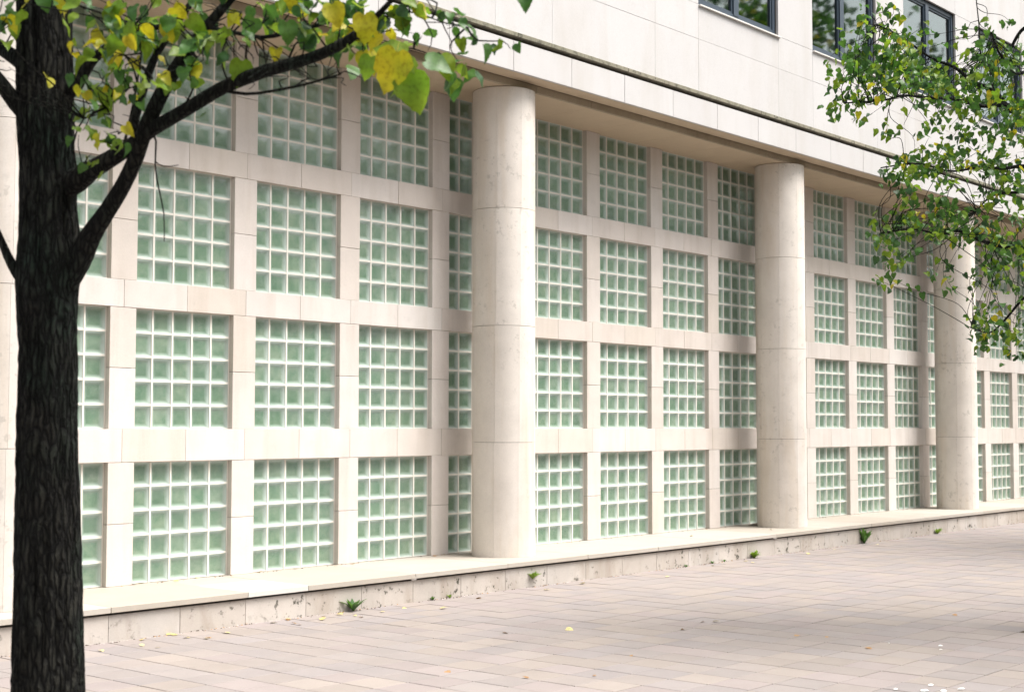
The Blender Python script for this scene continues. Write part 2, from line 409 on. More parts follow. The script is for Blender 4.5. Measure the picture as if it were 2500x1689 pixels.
bme.polygons.foreach_set('use_smooth', [True] * len(bmi)); frost(bme, 1)
order = sorted(PXS)
for a, b in zip(order[:-1], order[1:]):
    wx0, wx1 = PXS[a] + PW, PXS[b]
    cw = (wx1 - wx0) / 5
    gm = MB()
    for i in range(6):
        c = wx0 + i * cw
        gm.box(max(c - JT / 2, wx0 + 0.001), min(c + JT / 2, wx1 - 0.001), GY, GY + 0.075, 0.001, WH)
    for j in range(6):
        c = j * BP
        gm.box(wx0 + 0.001, wx1 - 0.001, GY + 0.0018, GY + 0.073, max(c - JT / 2, 0.002), min(c + JT / 2, WH - 0.002))
    gm.box(wx0 + 0.001, wx1 - 0.001, GY + 0.06, GY + 0.115, 0.003, WH - 0.003)
    gmesh = gm.mesh('mortar_grid', [M['mortar']]); gmesh.transform(Matrix.Translation(-BO))
    near = a in (0, 1, 2)
    if not near:
        sm = MB()
        for i in range(5):
            for j in range(5):
                o_ = Vector((wx0 + (i + 0.5) * cw, GY + 0.002, (j + 0.5) * BP)) - BO
                base = len(sm.v); sm.v += [tuple(Vector(q) + o_) for q in bv]; sm.f += [tuple(base + q for q in fc) for fc in bf]; sm.i += bmi
        smesh = sm.mesh('glass_blocks', BMATS)
        smesh.polygons.foreach_set('use_smooth', [True] * len(sm.i)); frost(smesh, 25)
    for z0, z1 in rows:
        win = link('glass_block_window', gmesh, bld, (0, 0, z0))
        if near:
            for i in range(5):
                for j in range(5):
                    o = link('glass_block', bme, win, (wx0 + (i + 0.5) * cw - BO.x, GY + 0.002 + random.uniform(-.0008, .0008), (j + 0.5) * BP))
                    o.rotation_euler = (random.uniform(-.015, .015), 0, random.uniform(-.015, .015))
        else:
            tag(link('glass_blocks', smesh, win), kind='stuff')

# round columns: a core with curved cladding staves
CR, CY = 0.328, -0.50
CXS = [-1.26, 4.396, 10.05, 15.65, 21.3]
drums = [(0.0, 1.161), (1.161, 2.349), (2.349, 3.556), (3.556, 4.808)]
def stave(a0, a1, h):
    v, f = [], []; k = 7
    for r in (CR, CR, CR - 0.035):                       # the outer face has vertices of its own: crisp edges
        for z in (0, h):
            for i in range(k):
                a = a0 + (a1 - a0) * i / (k - 1); v.append((r * math.cos(a), r * math.sin(a), z))
    A, B, C_, D_, E_, F_ = [i * k for i in range(6)]
    for i in range(k - 1): f.append((A + i, A + i + 1, B + i + 1, B + i))
    for i in range(k - 1): f += [(E_ + i + 1, E_ + i, F_ + i, F_ + i + 1), (D_ + i, D_ + i + 1, F_ + i + 1, F_ + i), (C_ + i + 1, C_ + i, E_ + i, E_ + i + 1)]
    f += [(C_, D_, F_, E_), (C_ + k - 1, E_ + k - 1, F_ + k - 1, D_ + k - 1)]
    me = mesh_from('stave', v, f, M['column'])
    me.polygons.foreach_set('use_smooth', [i < k - 1 for i in range(len(f))])
    return me
STV = {}
for ci, cx_ in enumerate(CXS):
    cv, cf = [], []; k = 24
    for z in (LZ - 0.02, SOF - 0.004):
        for i in range(k): cv.append((cx_ + (CR - 0.03) * math.cos(2 * math.pi * i / k), CY + (CR - 0.03) * math.sin(2 * math.pi * i / k), z))
    cf = [(i, (i + 1) % k, k + (i + 1) % k, k + i) for i in range(k)] + [tuple(range(k - 1, -1, -1)), tuple(range(k, 2 * k))]
    cmb = MB(); cmb.add(cv, cf); cpart = bmeshpart('column', cmb, [M['dark']])
    for di, (z0, z1) in enumerate(drums):
        off = R(-112 + 2.0 * di)
        for s in range(8):
            a0, a1 = off + s * math.pi / 4 + 0.0022, off + (s + 1) * math.pi / 4 - 0.0022
            kk = (di, s)
            if kk not in STV: STV[kk] = stave(a0, a1, z1 - z0 - 0.004)
            o = link('column_slab', STV[kk], cpart, (cx_ - BO.x, CY, LZ + z0 + 0.001))

# soffit, fascia, coping
x = 3.97 - 0.942 * 9
sofp = MB(); sofp.box(BX0, BX1, -0.97, 0.2, SOF + 0.085, SOF + 0.16)
soffit = bmeshpart('soffit', sofp, [M['dark']])
fcore = MB(); fcore.box(BX0, BX1, -0.972, -0.90, SOF + 0.15, SOF + 0.37)
fascia = bmeshpart('fascia', fcore, [M['dark']])
ccore = MB(); ccore.box(BX0, BX1, -0.93, -0.8, SOF + 0.36, SOF + 0.44)
coping = bmeshpart('coping', ccore, [M['black']])
while x < BX1:
    xa, xb = max(x, BX0), min(x + 0.942, BX1)
    if xb - xa > 0.08:
        e = random.uniform(-0.001, 0.001)
        part('fascia_slab', xa + 0.002, xb - 0.002, -1.0 + e, -0.965, SOF + 0.076, SOF + 0.385, M['facade'], fascia)
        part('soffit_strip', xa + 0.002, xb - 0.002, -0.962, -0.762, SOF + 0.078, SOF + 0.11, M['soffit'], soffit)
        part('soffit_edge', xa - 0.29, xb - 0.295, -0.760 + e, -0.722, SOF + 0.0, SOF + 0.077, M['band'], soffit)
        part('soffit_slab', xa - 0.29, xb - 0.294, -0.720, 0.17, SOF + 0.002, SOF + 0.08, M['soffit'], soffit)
        part('coping_slab', xa + 0.004 + 0.05, xb + 0.05, -1.016 + e * 2, -0.90, SOF + 0.426 + e, SOF + 0.472 + e, M['coping'], coping, 0.004)
    x += 0.942

# upper storey: panels, windows
UY = -0.985
ZB, ZJ, ZS, ZT, ZU = SOF + 0.47, 5.915 + LZ, 6.335 + LZ, 7.842 + LZ, 9.90
WP, WW = 2.757, 1.86
wins = [7.36 + WP * k for k in range(-4, 7)]
ub = MB()
ub.box(BX0, BX1, UY + 0.035, UY + 0.2, SOF + 0.30, ZS - 0.02); ub.box(BX0, BX1, UY + 0.035, UY + 0.2, ZT + 0.02, ZU)
edges = [BX0] + [q for w_ in wins for q in (w_, w_ + WW)] + [BX1]
edges = [q for q in edges if BX0 <= q <= BX1]
if not (wins[0] > BX0): pass
ub_wall = []
cur = BX0
for w_ in wins:
    if w_ > BX1 - WW or w_ < BX0: continue
    ub.box(cur, w_ - 0.002, UY + 0.035, UY + 0.2, ZS - 0.02, ZT + 0.02); ub_wall.append((cur, w_)); cur = w_ + WW + 0.002
ub.box(cur, BX1, UY + 0.035, UY + 0.2, ZS - 0.02, ZT + 0.02); ub_wall.append((cur, BX1))
ub.box(BX0, BX0 + 0.25, UY + 0.2, 0.42, SOF + 0.1, 10.2); ub.box(BX1 - 0.25, BX1, UY + 0.2, 0.42, SOF + 0.1, 10.2)
ub.box(BX0, BX1, 2.6, 2.75, SOF + 0.3, 10.2, 1)
upper = bmeshpart('upper_wall', ub, [M['dark'], M['room']])
vx = sorted({round(q, 3) for w_ in wins for q in (w_, w_ + WW) if BX0 < q < BX1} | {BX0, BX1})
g2 = 0.0008
for a, b in zip(vx[:-1], vx[1:]):
    inwin = any(abs(a - w_) < 0.01 for w_ in wins)
    for z0, z1 in ((ZB - 0.02, ZJ), (ZJ, ZS), (ZT, 9.0), (9.0, ZU + 0.29)) if inwin else ((ZB - 0.02, ZJ), (ZJ, ZS), (ZS, ZT), (ZT, 9.0), (9.0, ZU + 0.29)):
        part('wall_slab', a + g2, b - g2, UY + random.uniform(-.0008, .0008), UY + 0.034, z0 + g2, z1 - g2, M['facade'], upper, 0.0015)
for w_ in wins:
    if w_ > BX1 - WW or w_ < BX0: continue
    y0, y1 = UY + 0.045, UY + 0.12
    fm = MB(); fw_ = 0.065; mid = w_ + WW * 0.49
    fm.box(w_ + 0.003, w_ + fw_, y0, y1, ZS, ZT); fm.box(w_ + WW - fw_, w_ + WW - 0.003, y0, y1, ZS, ZT)
    fm.box(w_ + fw_, w_ + WW - fw_, y0 + 0.002, y1, ZS, ZS + 0.075); fm.box(w_ + fw_, w_ + WW - fw_, y0 + 0.002, y1, ZT - fw_, ZT)
    fm.box(mid - 0.055, mid + 0.055, y0 - 0.006, y1, ZS + 0.06, ZT - 0.05)
    wn = bmeshpart('window', fm, [M['frame']])
    sm = MB(); si = 0.03
    for xa, xb in ((w_ + fw_, mid - 0.055), (mid + 0.055, w_ + WW - fw_)):
        za, zb = ZS + 0.075, ZT - fw_
        s2 = MB()
        s2.box(xa, xa + si, y0 + 0.015, y1 - 0.01, za, zb); s2.box(xb - si, xb, y0 + 0.015, y1 - 0.01, za, zb)
        s2.box(xa + si, xb - si, y0 + 0.016, y1 - 0.01, za, za + si); s2.box(xa + si, xb - si, y0 + 0.016, y1 - 0.01, zb - si, zb)
        bmeshpart('sash', s2, [M['frame']], wn)
        part('pane', xa + si - 0.004, xb - si + 0.004, y0 + 0.035, y0 + 0.041, za + si - 0.004, zb - si + 0.004, M['pane'], wn, 0)
    part('sill', w_ + 0.004, w_ + WW + 0.03, UY - 0.03, y0 + 0.03, ZS - 0.022, ZS - 0.003, M['sill'], wn, 0.002)

# plinth: ledge slabs on riser slabs
pm = MB(); pm.box(BX0, BX1, -1.052, 0.2, -0.1, LZ - 0.05)
plinth = bmeshpart('plinth', pm, [M['black']])
x = -0.705 - 0.635 * 6
k = 0
while x < BX1:
    xa, xb = max(x, BX0), min(x + 0.635, BX1)
    if xb - xa > 0.05:
        e = random.uniform(-0.0015, 0.0015)
        part('riser_slab', xa + 0.0015, xb - 0.0015, -1.098 + e, -1.05, -0.02, LZ - 0.064, M['riser'], plinth, 0.002)
    x += 0.635
for x0, x1, mt in [(-0.705 + 1.27 * i, -0.705 + 1.27 * (i + 1), 'ledge') for i in range(-3, 1)] + [(0.565, 1.20, 'ledge_new')] + [(1.20 + 1.27 * i, 1.20 + 1.27 * (i + 1), 'ledge') for i in range(0, 20)]:
    xa, xb = max(x0, BX0), min(x1, BX1)
    if xb - xa < 0.05: continue
    e = random.uniform(-0.0015, 0.0015)
    if mt == 'ledge_new':
        part('ledge_slab', xa + 0.002, xb - 0.002, -1.13, -0.48, LZ - 0.045, LZ + 0.001, M['ledge_new'], plinth)
        part('ledge_slab', xa + 0.002, xb - 0.002, -0.478, 0.056, LZ - 0.045, LZ + e, M['ledge'], plinth)
    else:
        part('ledge_slab', xa + 0.002, xb - 0.002, -1.13 + e, 0.056, LZ - 0.045, LZ + e * 0.6, M['ledge'], plinth)
# crumbled corner of the ledge, patched with white mortar
def rock(name, c, s, mat, parent=None, seed=0):
    bm = bmesh.new(); bmesh.ops.create_icosphere(bm, subdivisions=2, radius=1.0)
    for v_ in bm.verts:
        n_ = noise.noise(v_.co * 1.7 + Vector((seed * 3.1, 0, 0)))
        v_.co = v_.co * (1 + 0.35 * n_); v_.co = Vector((v_.co.x * s[0], v_.co.y * s[1], v_.co.z * s[2]))
    me = bpy.data.meshes.new(name); bm.to_mesh(me); bm.free(); me.materials.append(mat)
    return link(name, me, parent, c)
for i, px_ in enumerate((2.47, 8.82)):
    rock('mortar_patch', (px_ - BO.x, -1.105, LZ - 0.034), (0.045, 0.022, 0.028), M['white'], plinth, i + 1)

# ------------------------------------------------------------------ trees
def catmull(pts, rad, step):
    P = [Vector(p) for p in pts]; out, ro = [], []
    for i in range(len(P) - 1):
        p0, p1, p2, p3 = P[max(i - 1, 0)], P[i], P[i + 1], P[min(i + 2, len(P) - 1)]
        n = max(2, int((p2 - p1).length / step))
        for k in range(n):
            t = k / n
            out.append(0.5 * ((2 * p1) + (-p0 + p2) * t + (2 * p0 - 5 * p1 + 4 * p2 - p3) * t * t + (-p0 + 3 * p1 - 3 * p2 + p3) * t ** 3))
            ro.append(rad[i] + (rad[i + 1] - rad[i]) * t)
    out.append(P[-1]); ro.append(rad[-1]); return out, ro

def tube(mb, pts, rad, sides=8, step=0.05, rough=0.0, ridges=0.0, smooth=True):
    c, r = catmull(pts, rad, step)
    v, f = [], []
    up = Vector((0.3, 0.9, 0.2))
    for i, p in enumerate(c):
        t = (c[min(i + 1, len(c) - 1)] - c[max(i - 1, 0)]).normalized()
        a = t.cross(up).normalized(); b = t.cross(a)
        for k in range(sides):
            th = 2 * math.pi * k / sides
            d = a * math.cos(th) + b * math.sin(th)
            rr = r[i]
            if rough: rr *= 1 + rough * noise.noise(Vector((d.x * 1.4 + p.x * 3, d.y * 1.4 + p.y * 3, p.z * 3.5)))
            if ridges:
                n_ = noise.noise(Vector((d.x * 7.5, d.y * 7.5, p.z * 2.6 + d.x))) * 0.65 + noise.noise(Vector((d.x * 17, d.y * 17, p.z * 7))) * 0.4
                rr += ridges * (1 - 2.2 * abs(n_))
            v.append(p + d * rr)
    n = len(c)
    for i in range(n - 1):
        for k in range(sides):
            q = (k + 1) % sides
            f.append((i * sides + k, i * sides + q, (i + 1) * sides + q, (i + 1) * sides + k))
    f.append(tuple(range(sides - 1, -1, -1))); f.append(tuple((n - 1) * sides + k for k in range(sides)))
    mb.add(v, f)
    return c

HALF = [(-0.10, 0.13), (-0.09, 0.25), (-0.02, 0.36), (0.06, 0.40), (0.15, 0.47), (0.24, 0.45), (0.33, 0.46), (0.42, 0.41), (0.51, 0.39), (0.60, 0.32), (0.69, 0.28), (0.78, 0.19), (0.86, 0.13), (0.93, 0.05)]
def leaf_geo(fold, curl, twist, wav, seed):
    """a heart-shaped, toothed, bent leaf with its stalk; stalk end at the origin, tip along y"""
    q_ = random.Random(seed)
    rib = [0.0, 0.05, 0.15, 0.24, 0.33, 0.42, 0.51, 0.60, 0.69, 0.78, 0.86, 0.93, 1.0]
    v, f = [], []
    def z(x, y): return fold * abs(x) - curl * y * y + twist * x * y + wav * math.sin(9 * y + 3 * (1 if x > 0 else -1)) * abs(x)
    for y in rib: v.append((0.03 * math.sin(3 * y) * (1 if seed % 2 else -1), y, z(0, y)))
    for sgn in (1, -1):
        b = len(v); k_ = q_.uniform(0.88, 1.1)
        for i, (y, x) in enumerate(HALF):
            x = x * k_ + q_.uniform(-0.022, 0.022) * (1 if 1 < i < 13 else 0); y += q_.uniform(-0.015, 0.015)
            v.append((sgn * x, y, z(sgn * x, y)))
        fs = [(0, b, b + 1), (0, b + 1, b + 2), (0, b + 2, b + 3, 1)] + [(i, b + 2 + i, b + 3 + i, i + 1) for i in range(1, 11)] + [(11, b + 13, 12)]
        f += [p if sgn == 1 else tuple(reversed(p)) for p in fs]
    b = len(v)
    v += [(0.012, 0, 0), (-0.012, 0, 0), (0.0, -0.30, 0.10), (0.0, 0.0, 0.022)]
    f += [(b, b + 1, b + 2), (b + 1, b + 3, b + 2), (b + 3, b, b + 2)]
    return v, f
GEOS = [leaf_geo(0.25, 0.25, 0.0, 0.10, 1), leaf_geo(0.45, 0.15, 0.25, 0.05, 2), leaf_geo(0.12, 0.5, -0.3, 0.14, 3), leaf_geo(0.6, 0.4, 0.1, 0.0, 4), leaf_geo(-0.2, 0.55, 0.3, 0.15, 5), leaf_geo(0.3, -0.2, -0.35, 0.2, 6), leaf_geo(0.8, 0.3, 0.2, 0.1, 7), leaf_geo(0.35, 0.7, 0.0, 0.2, 8)]
LM = {}
def leaf_mesh(gi, mat):
    k = (gi, mat.name)
    if k not in LM: LM[k] = mesh_from('leaf', GEOS[gi][0], GEOS[gi][1], mat, smooth=True)
    return LM[k]
def leaf_matrix(p, size, droop=0.6, rnd=random):
    t = Vector((rnd.gauss(0, 1), rnd.gauss(0, 1), rnd.gauss(0, 0.6) - droop)).normalized()
    n = Vector((rnd.gauss(0, 0.6), rnd.gauss(0, 0.6), 0.7 + rnd.random() * 0.5))
    n = (n - t * n.dot(t)).normalized(); x = t.cross(n)
    m = Matrix(((x.x, t.x, n.x, 0), (x.y, t.y, n.y, 0), (x.z, t.z, n.z, 0), (0, 0, 0, 1)))
    return Matrix.Translation(p) @ m @ Matrix.Scale(size, 4)
SIMPLE = ([(0, -0.1, 0), (0.42, 0.12, 0.14), (0.30, 0.6, 0.05), (0, 1, -0.2), (-0.30, 0.6, 0.05), (-0.42, 0.12, 0.14), (0, 0.4, -0.04)],
          [(0, 1, 6), (1, 2, 6), (2, 3, 6), (3, 4, 6), (4, 5, 6), (5, 0, 6)])
class Leaves:
    """many leaves in one mesh"""
    def __init__(s): s.mb = MB()
    def add(s, mtx, mi, geo=SIMPLE): s.mb.add([mtx @ Vector(q) for q in geo[0]], geo[1], mi)
def crown(name, root, centre, rad, n, size, weights, seed, kind='stuff', skip_view=True, clumps=40):
    rnd = random.Random(seed); L = Leaves(); O_ = Vector(root.location)
    cl = []
    for _ in range(clumps):
        while True:
            q = Vector((rnd.uniform(-1, 1), rnd.uniform(-1, 1), rnd.uniform(-1, 1)))
            if 0.25 < q.length < 1: break
        cl.append((Vector((q.x * rad[0], q.y * rad[1], q.z * rad[2])) + centre, rnd.uniform(0.35, 0.8)))
    made = 0
    while made < n:
        c, s = cl[rnd.randrange(clumps)]
        p = c + Vector((rnd.gauss(0, s), rnd.gauss(0, s), rnd.gauss(0, s * 0.6)))
        made += 1
        if skip_view:
            u, v, d = pix(p)
            if d > 0 and -140 < u < 2640 and -140 < v < 1830: continue
        L.add(leaf_matrix(p - O_, size * rnd.uniform(0.7, 1.25), 0.5, rnd), rnd.choices(range(4), weights)[0])
    return tag(link(name, L.mb.mesh(name, LEAF), root), kind=kind)

class Tree:
    def __init__(s, base, label, group):
        s.root = tag(empty('street_tree', base), label, 'tree', group); s.O = Vector(base)
        s.tw = MB(); s.pts = []; s.leaves = []
    def limb(s, name, pts, rad, sides=14, rough=0.12, ridges=0.0, step=0.03, reg=True):
        mb = MB(); c = tube(mb, [Vector(p) - s.O for p in pts], rad, sides, step, rough, ridges)
        o = link(name, mb.mesh(name, [M['bark']], True), s.root)
        if reg: s.pts += [p + s.O for p in c]
        return o
    def twig(s, end, r0=0.006, sag=0.06, rnd=random, near=None):
        st = near or min(s.pts, key=lambda q: (q - end).length + rnd.uniform(0, 0.12))
        d = end - st; L = d.length
        p1 = st + d * 0.35 + Vector((rnd.gauss(0, 0.06), rnd.gauss(0, 0.06), rnd.gauss(0.03, 0.04))) * L * 1.4
        p2 = st + d * 0.7 + Vector((rnd.gauss(0, 0.06), rnd.gauss(0, 0.06), sag * 0.4)) * L * 1.2
        return tube(s.tw, [st - s.O, p1 - s.O, p2 - s.O, end - s.O], [r0, r0 * 0.75, r0 * 0.55, r0 * 0.3], 5, 0.04)
    def finish(s, nobj, order_key):
        link('twigs', s.tw.mesh('twigs', [M['bark']], True), s.root)['kind'] = 'stuff'
        s.leaves.sort(key=order_key)
        L = Leaves()
        for i, (mtx, mi, gi, sz) in enumerate(s.leaves):
            if i < nobj:
                o = link('leaf', leaf_mesh(gi, LEAF[mi]), s.root); o.matrix_local = mtx
            else: L.add(mtx, mi, GEOS[gi])
        if L.mb.v: tag(link('leaves', L.mb.mesh('leaves', LEAF, True), s.root), kind='stuff')

# --- the near tree on the left
D0 = 4.5
base = at(112, 1040, D0); base.z = 0
T1 = Tree(base, 'dark trunk with low forking limbs and sparse yellow-green leaves in front of the glass blocks', 'street trees in a row along the pavement')
def tp(u, v, d=D0): return at(u, v, d)
k = D0 / FPX
tr = [(base.x, base.y, -0.05), (base.x - 0.004, base.y, 0.12)]; rr = [0.175, 0.145]
for u, v, wd in ((118, 1800, 176), (117, 1689, 172), (117, 1500, 163), (116, 1250, 150), (115, 1050, 142), (117, 850, 136), (115, 720, 142), (120, 640, 150), (119, 540, 136), (115, 400, 128), (110, 270, 134), (109, 120, 130), (107, -60, 124), (100, -500, 112), (96, -1000, 96), (110, -1700, 70), (120, -2600, 44)):
    tr.append(tp(u, v)); rr.append(wd / 2 * k)
T1.limb('trunk', tr, [q - 0.010 for q in rr], 96, 0.03, 0.014, 0.014, reg=False)
def limb_px(T, pts, name='limb', d0=D0, d1=None, sides=14, ridges=0.0015):
    d1 = d1 or d0; n = len(pts)
    P = [at(p[0], p[1], d0 + (d1 - d0) * i / (n - 1)) for i, p in enumerate(pts)]
    r = [p[2] / 2 * (d0 + (d1 - d0) * i / (n - 1)) / FPX for i, p in enumerate(pts)]
    T.limb(name, P, r, sides, 0.10, ridges)
limb_px(T1, [(130, 740, 60), (190, 640, 60), (222, 575, 50), (262, 515, 40), (303, 448, 37), (335, 379, 36), (352, 325, 36), (379, 260, 35), (422, 179, 32), (471, 108, 28), (520, 49, 24), (575, -15, 20), (680, -140, 14), (760, -260, 8)], d0=4.5, d1=4.15)
limb_px(T1, [(130, 470, 62), (189, 440, 58), (227, 414, 44), (303, 368, 36), (368, 319, 34), (449, 271, 32), (541, 216, 31), (612, 186, 31), (667, 168, 29), (756, 143, 27), (823, 114, 25), (870, 84, 20), (930, 30, 12), (990, -40, 7)], d0=4.5, d1=3.95)
limb_px(T1, [(350, 330, 26), (328, 305, 22), (346, 233, 19), (373, 152, 17), (411, 87, 15), (471, 0, 13), (510, -90, 9)], d0=4.4, d1=4.3)
limb_px(T1, [(150, 240, 40), (182, 212, 34), (227, 146, 24), (281, 106, 18), (340, 78, 14), (430, 62, 11), (520, 70, 8), (640, 92, 9), (700, 79, 8), (778, 62, 7), (830, 40, 5)], d0=4.5, d1=4.2)
limb_px(T1, [(80, 180, 40), (43, 146, 36), (0, 117, 32), (-70, 70, 26), (-160, 0, 16)], d0=4.5, d1=4.6)
limb_px(T1, [(80, 300, 40), (38, 252, 40), (0, 200, 34), (-60, 130, 28), (-150, 20, 16)], d0=4.5, d1=4.35)
limb_px(T1, [(70, 700, 34), (28, 644, 22), (0, 580, 16), (-40, 490, 13), (-90, 360, 9)], d0=4.5, d1=4.55)
limb_px(T1, [(372, 330, 7), (381, 345, 5), (379, 406, 4), (388, 462, 4), (400, 520, 3.4), (401, 590, 2)], 'twig', d0=4.42, d1=4.4, sides=6, ridges=0)
limb_px(T1, [(380, 395, 3), (400, 407, 2.6), (436, 403, 2)], 'twig', d0=4.41, d1=4.4, sides=5, ridges=0)
for pts in ([(520, 215, 10), (600, 230, 8), (690, 218, 7), (770, 200, 6), (830, 182, 4)], [(620, 185, 8), (600, 140, 6), (612, 90, 5), (660, 40, 4)], [(700, 160, 7), (720, 110, 5), (760, 70, 4), (800, 20, 3)],
            [(300, 365, 9), (320, 280, 6), (335, 200, 5), (345, 130, 4), (330, 60, 3)], [(190, 430, 6), (180, 350, 4), (205, 290, 4), (260, 262, 3)], [(440, 275, 6), (470, 220, 4), (462, 170, 3), (500, 120, 3)],
            [(560, 205, 6), (540, 150, 4), (556, 90, 4), (590, 30, 3)], [(820, 110, 7), (900, 60, 5), (1000, 30, 4), (1080, 55, 3), (1160, 70, 2)], [(860, 90, 6), (930, 110, 5), (1010, 120, 4), (1090, 150, 2)]):
    limb_px(T1, pts, 'twig', d0=4.25, d1=4.15, sides=7, ridges=0)
rnd = random.Random(5)
def leafset(T, blobs, d_fn, per_twig, rnd, r0, jit, lo=0.5):
    for u, v, su, sv, n, s0, s1, wts in blobs:
        made = 0
        while made < n:
            end = at(rnd.gauss(u, su), rnd.gauss(v, sv), d_fn(rnd))
            c = T.twig(end, r0, 0.06, rnd)
            kk = min(n - made, rnd.randint(*per_twig))
            for q in range(kk):
                i = min(len(c) - 1, int(len(c) * rnd.uniform(lo, 1.0)))
                sz = rnd.uniform(s0, s1) * (0.86 if T is T1 else 1.0)
                p = c[i] + Vector((rnd.gauss(0, jit), rnd.gauss(0, jit), rnd.gauss(-jit * 0.3, jit)))
                T.leaves.append((leaf_matrix(p, sz, 0.9, rnd), rnd.choices(range(4), wts)[0], rnd.randrange(8), sz))
            made += kk
GY_, YG, DG = (1.5, 4, 5, 1), (1, 3, 6, 2.2), (5, 5, 1, 0)
leafset(T1, [(250, 60, 60, 45, 40, .035, .065, YG), (270, 230, 45, 60, 52, .03, .048, YG), (380, 60, 70, 45, 40, .04, .07, YG), (480, 130, 70, 50, 26, .035, .06, YG), (560, 40, 60, 40, 34, .04, .07, (1, 4, 4, 2)),
             (680, 25, 60, 30, 34, .04, .068, GY_), (800, 25, 60, 30, 34, .04, .07, (2, 4, 3, 2)), (900, 45, 50, 35, 24, .04, .07, (2, 4, 3, 2)), (980, 30, 40, 25, 14, .035, .06, GY_), (1150, 70, 45, 35, 18, .035, .055, (3, 6, 1, 0)),
             (20, 50, 25, 45, 20, .04, .065, (2, 6, 2, 1)), (60, 0, 40, 12, 6, .045, .06, GY_), (230, 330, 40, 25, 10, .035, .05, YG), (1070, 165, 35, 25, 12, .045, .07, (2, 6, 3, 0)), (880, 130, 30, 30, 10, .05, .08, (1, 2, 4, 4))],
        lambda r: r.uniform(3.95, 4.55), (2, 5), rnd, 0.0035, 0.025)
for u, v, su, sv, n in ((640, 150, 90, 50, 34), (420, 90, 90, 60, 24), (760, 190, 70, 30, 16), (250, 260, 50, 70, 14), (20, 160, 20, 30, 8), (1060, 80, 60, 30, 10)):
    for _ in range(n): T1.twig(at(rnd.gauss(u, su), rnd.gauss(v, sv), rnd.uniform(3.95, 4.5)), 0.0026, 0.02, rnd)
# the pair of big yellow leaves and a few single ones
def big_leaf(u, v, d, px_size, mi, gi, tip, nrm):
    p = at(u, v, d) - T1.O
    t = (c_right * tip[0] + c_up * tip[1] + c_fwd * tip[2]).normalized(); n = (c_right * nrm[0] + c_up * nrm[1] - c_fwd * nrm[2])
    n = (n - t * n.dot(t)).normalized(); x = t.cross(n); sz = px_size * d / FPX
    m = Matrix(((x.x, t.x, n.x, 0), (x.y, t.y, n.y, 0), (x.z, t.z, n.z, 0), (0, 0, 0, 1)))
    T1.leaves.append((Matrix.Translation(p) @ m @ Matrix.Scale(sz, 4), mi, gi, sz + 1))
for a in ((968, 128, 3.9, 108, 3, 0, (-.35, -1, .1), (.1, .35, 1)), (1010, 182, 3.92, 100, 2, 1, (.12, -1, .1), (-.25, .3, 1)), (985, 135, 3.95, 80, 2, 0, (-.9, .35, 0), (0, .6, 1)), (888, 38, 3.95, 72, 3, 0, (.05, -1, 0), (.2, .3, 1)),
          (812, 12, 4.0, 62, 3, 1, (.3, -1, 0), (0, .4, 1)), (1040, 150, 3.95, 70, 1, 0, (.9, -.25, 0), (0, .7, 1)), (1075, 140, 4.0, 62, 2, 2, (.6, -.9, 0), (.3, .4, 1)), (905, 140, 4.0, 60, 2, 0, (-.3, -.9, 0), (0, .5, 1)),
          (1180, 112, 4.1, 44, 1, 3, (.35, -1, 0), (.8, .1, .6)), (1276, -18, 4.1, 52, 1, 1, (.2, -1, 0), (.4, .1, 1)), (590, 150, 4.2, 66, 2, 0, (-.2, -1, 0), (.2, .3, 1)), (250, 215, 4.2, 52, 2, 0, (.2, -1, 0), (0, .3, 1)),
          (160, -15, 4.2, 50, 3, 1, (-.3, -1, 0), (0, .5, 1)), (100, -12, 4.2, 46, 1, 0, (.4, -1, 0), (0, .7, 1)), (700, 55, 4.05, 58, 1, 0, (.1, -1, 0), (.3, .5, 1)), (620, 45, 4.1, 54, 1, 2, (-.5, -1, 0), (.3, .5, 1)), (980, 140, 3.97, 95, 2, 3, (.05, -1, 0), (.9, 0, .4))):
    big_leaf(*a)
T1.finish(300, lambda q: -q[3])
crown('crown', T1.root, base + Vector((0.2, 0.1, 5.8)), (2.5, 2.5, 2.6), 3800, 0.085, (3, 5, 2, 1), 3, clumps=70)
for a, h in ((0.5, 3.4), (2.2, 3.7), (3.9, 3.9), (5.3, 3.5), (1.3, 4.8)):
    b0 = tp(104, -700 - 250 * (h - 3.4)); T1.limb('limb', [b0, b0 + Vector((math.cos(a) * 0.7, math.sin(a) * 0.7, 0.7)), b0 + Vector((math.cos(a) * 1.5, math.sin(a) * 1.5, 1.6)), b0 + Vector((math.cos(a) * 2.1, math.sin(a) * 2.1, 2.8))], [0.05, 0.04, 0.025, 0.01], 10, reg=False)

# --- the tree on the right, its trunk beyond the picture's edge
b2 = Vector((4.75, -6.45, 0))
T2 = Tree(b2, 'leafy tree with small dark green leaves and thin branches reaching before the upper windows', 'street trees in a row along the pavement')
T2.limb('trunk', [b2 + Vector((0, 0, -0.05)), b2 + Vector((0, 0, 0.2)), b2 + Vector((0.03, 0.02, 1.5)), b2 + Vector((0.0, 0.0, 3.2)), b2 + Vector((0.05, 0.05, 5.2)), b2 + Vector((0, 0, 7.2)), b2 + Vector((0.1, 0, 9.0))], [0.2, 0.15, 0.13, 0.12, 0.095, 0.06, 0.02], 40, 0.04, 0.007, 0.05, reg=False)
DT = (b2 - cam_pos).dot(c_fwd)
def limb2(pts, d1, sides=8):
    """a limb that leaves the trunk and runs into view"""
    n = len(pts); st = Vector((b2.x, b2.y, at(2700, pts[0][1] + 60, DT).z))
    P = [st] + [at(p[0], p[1], DT + (d1 - DT) * (0.3 + 0.7 * i / max(1, n - 1))) for i, p in enumerate(pts)]
    r = [0.05] + [p[2] / 2 * 11.0 / FPX for p in pts]
    T2.limb('limb', P, r, sides, 0.10, 0.0)
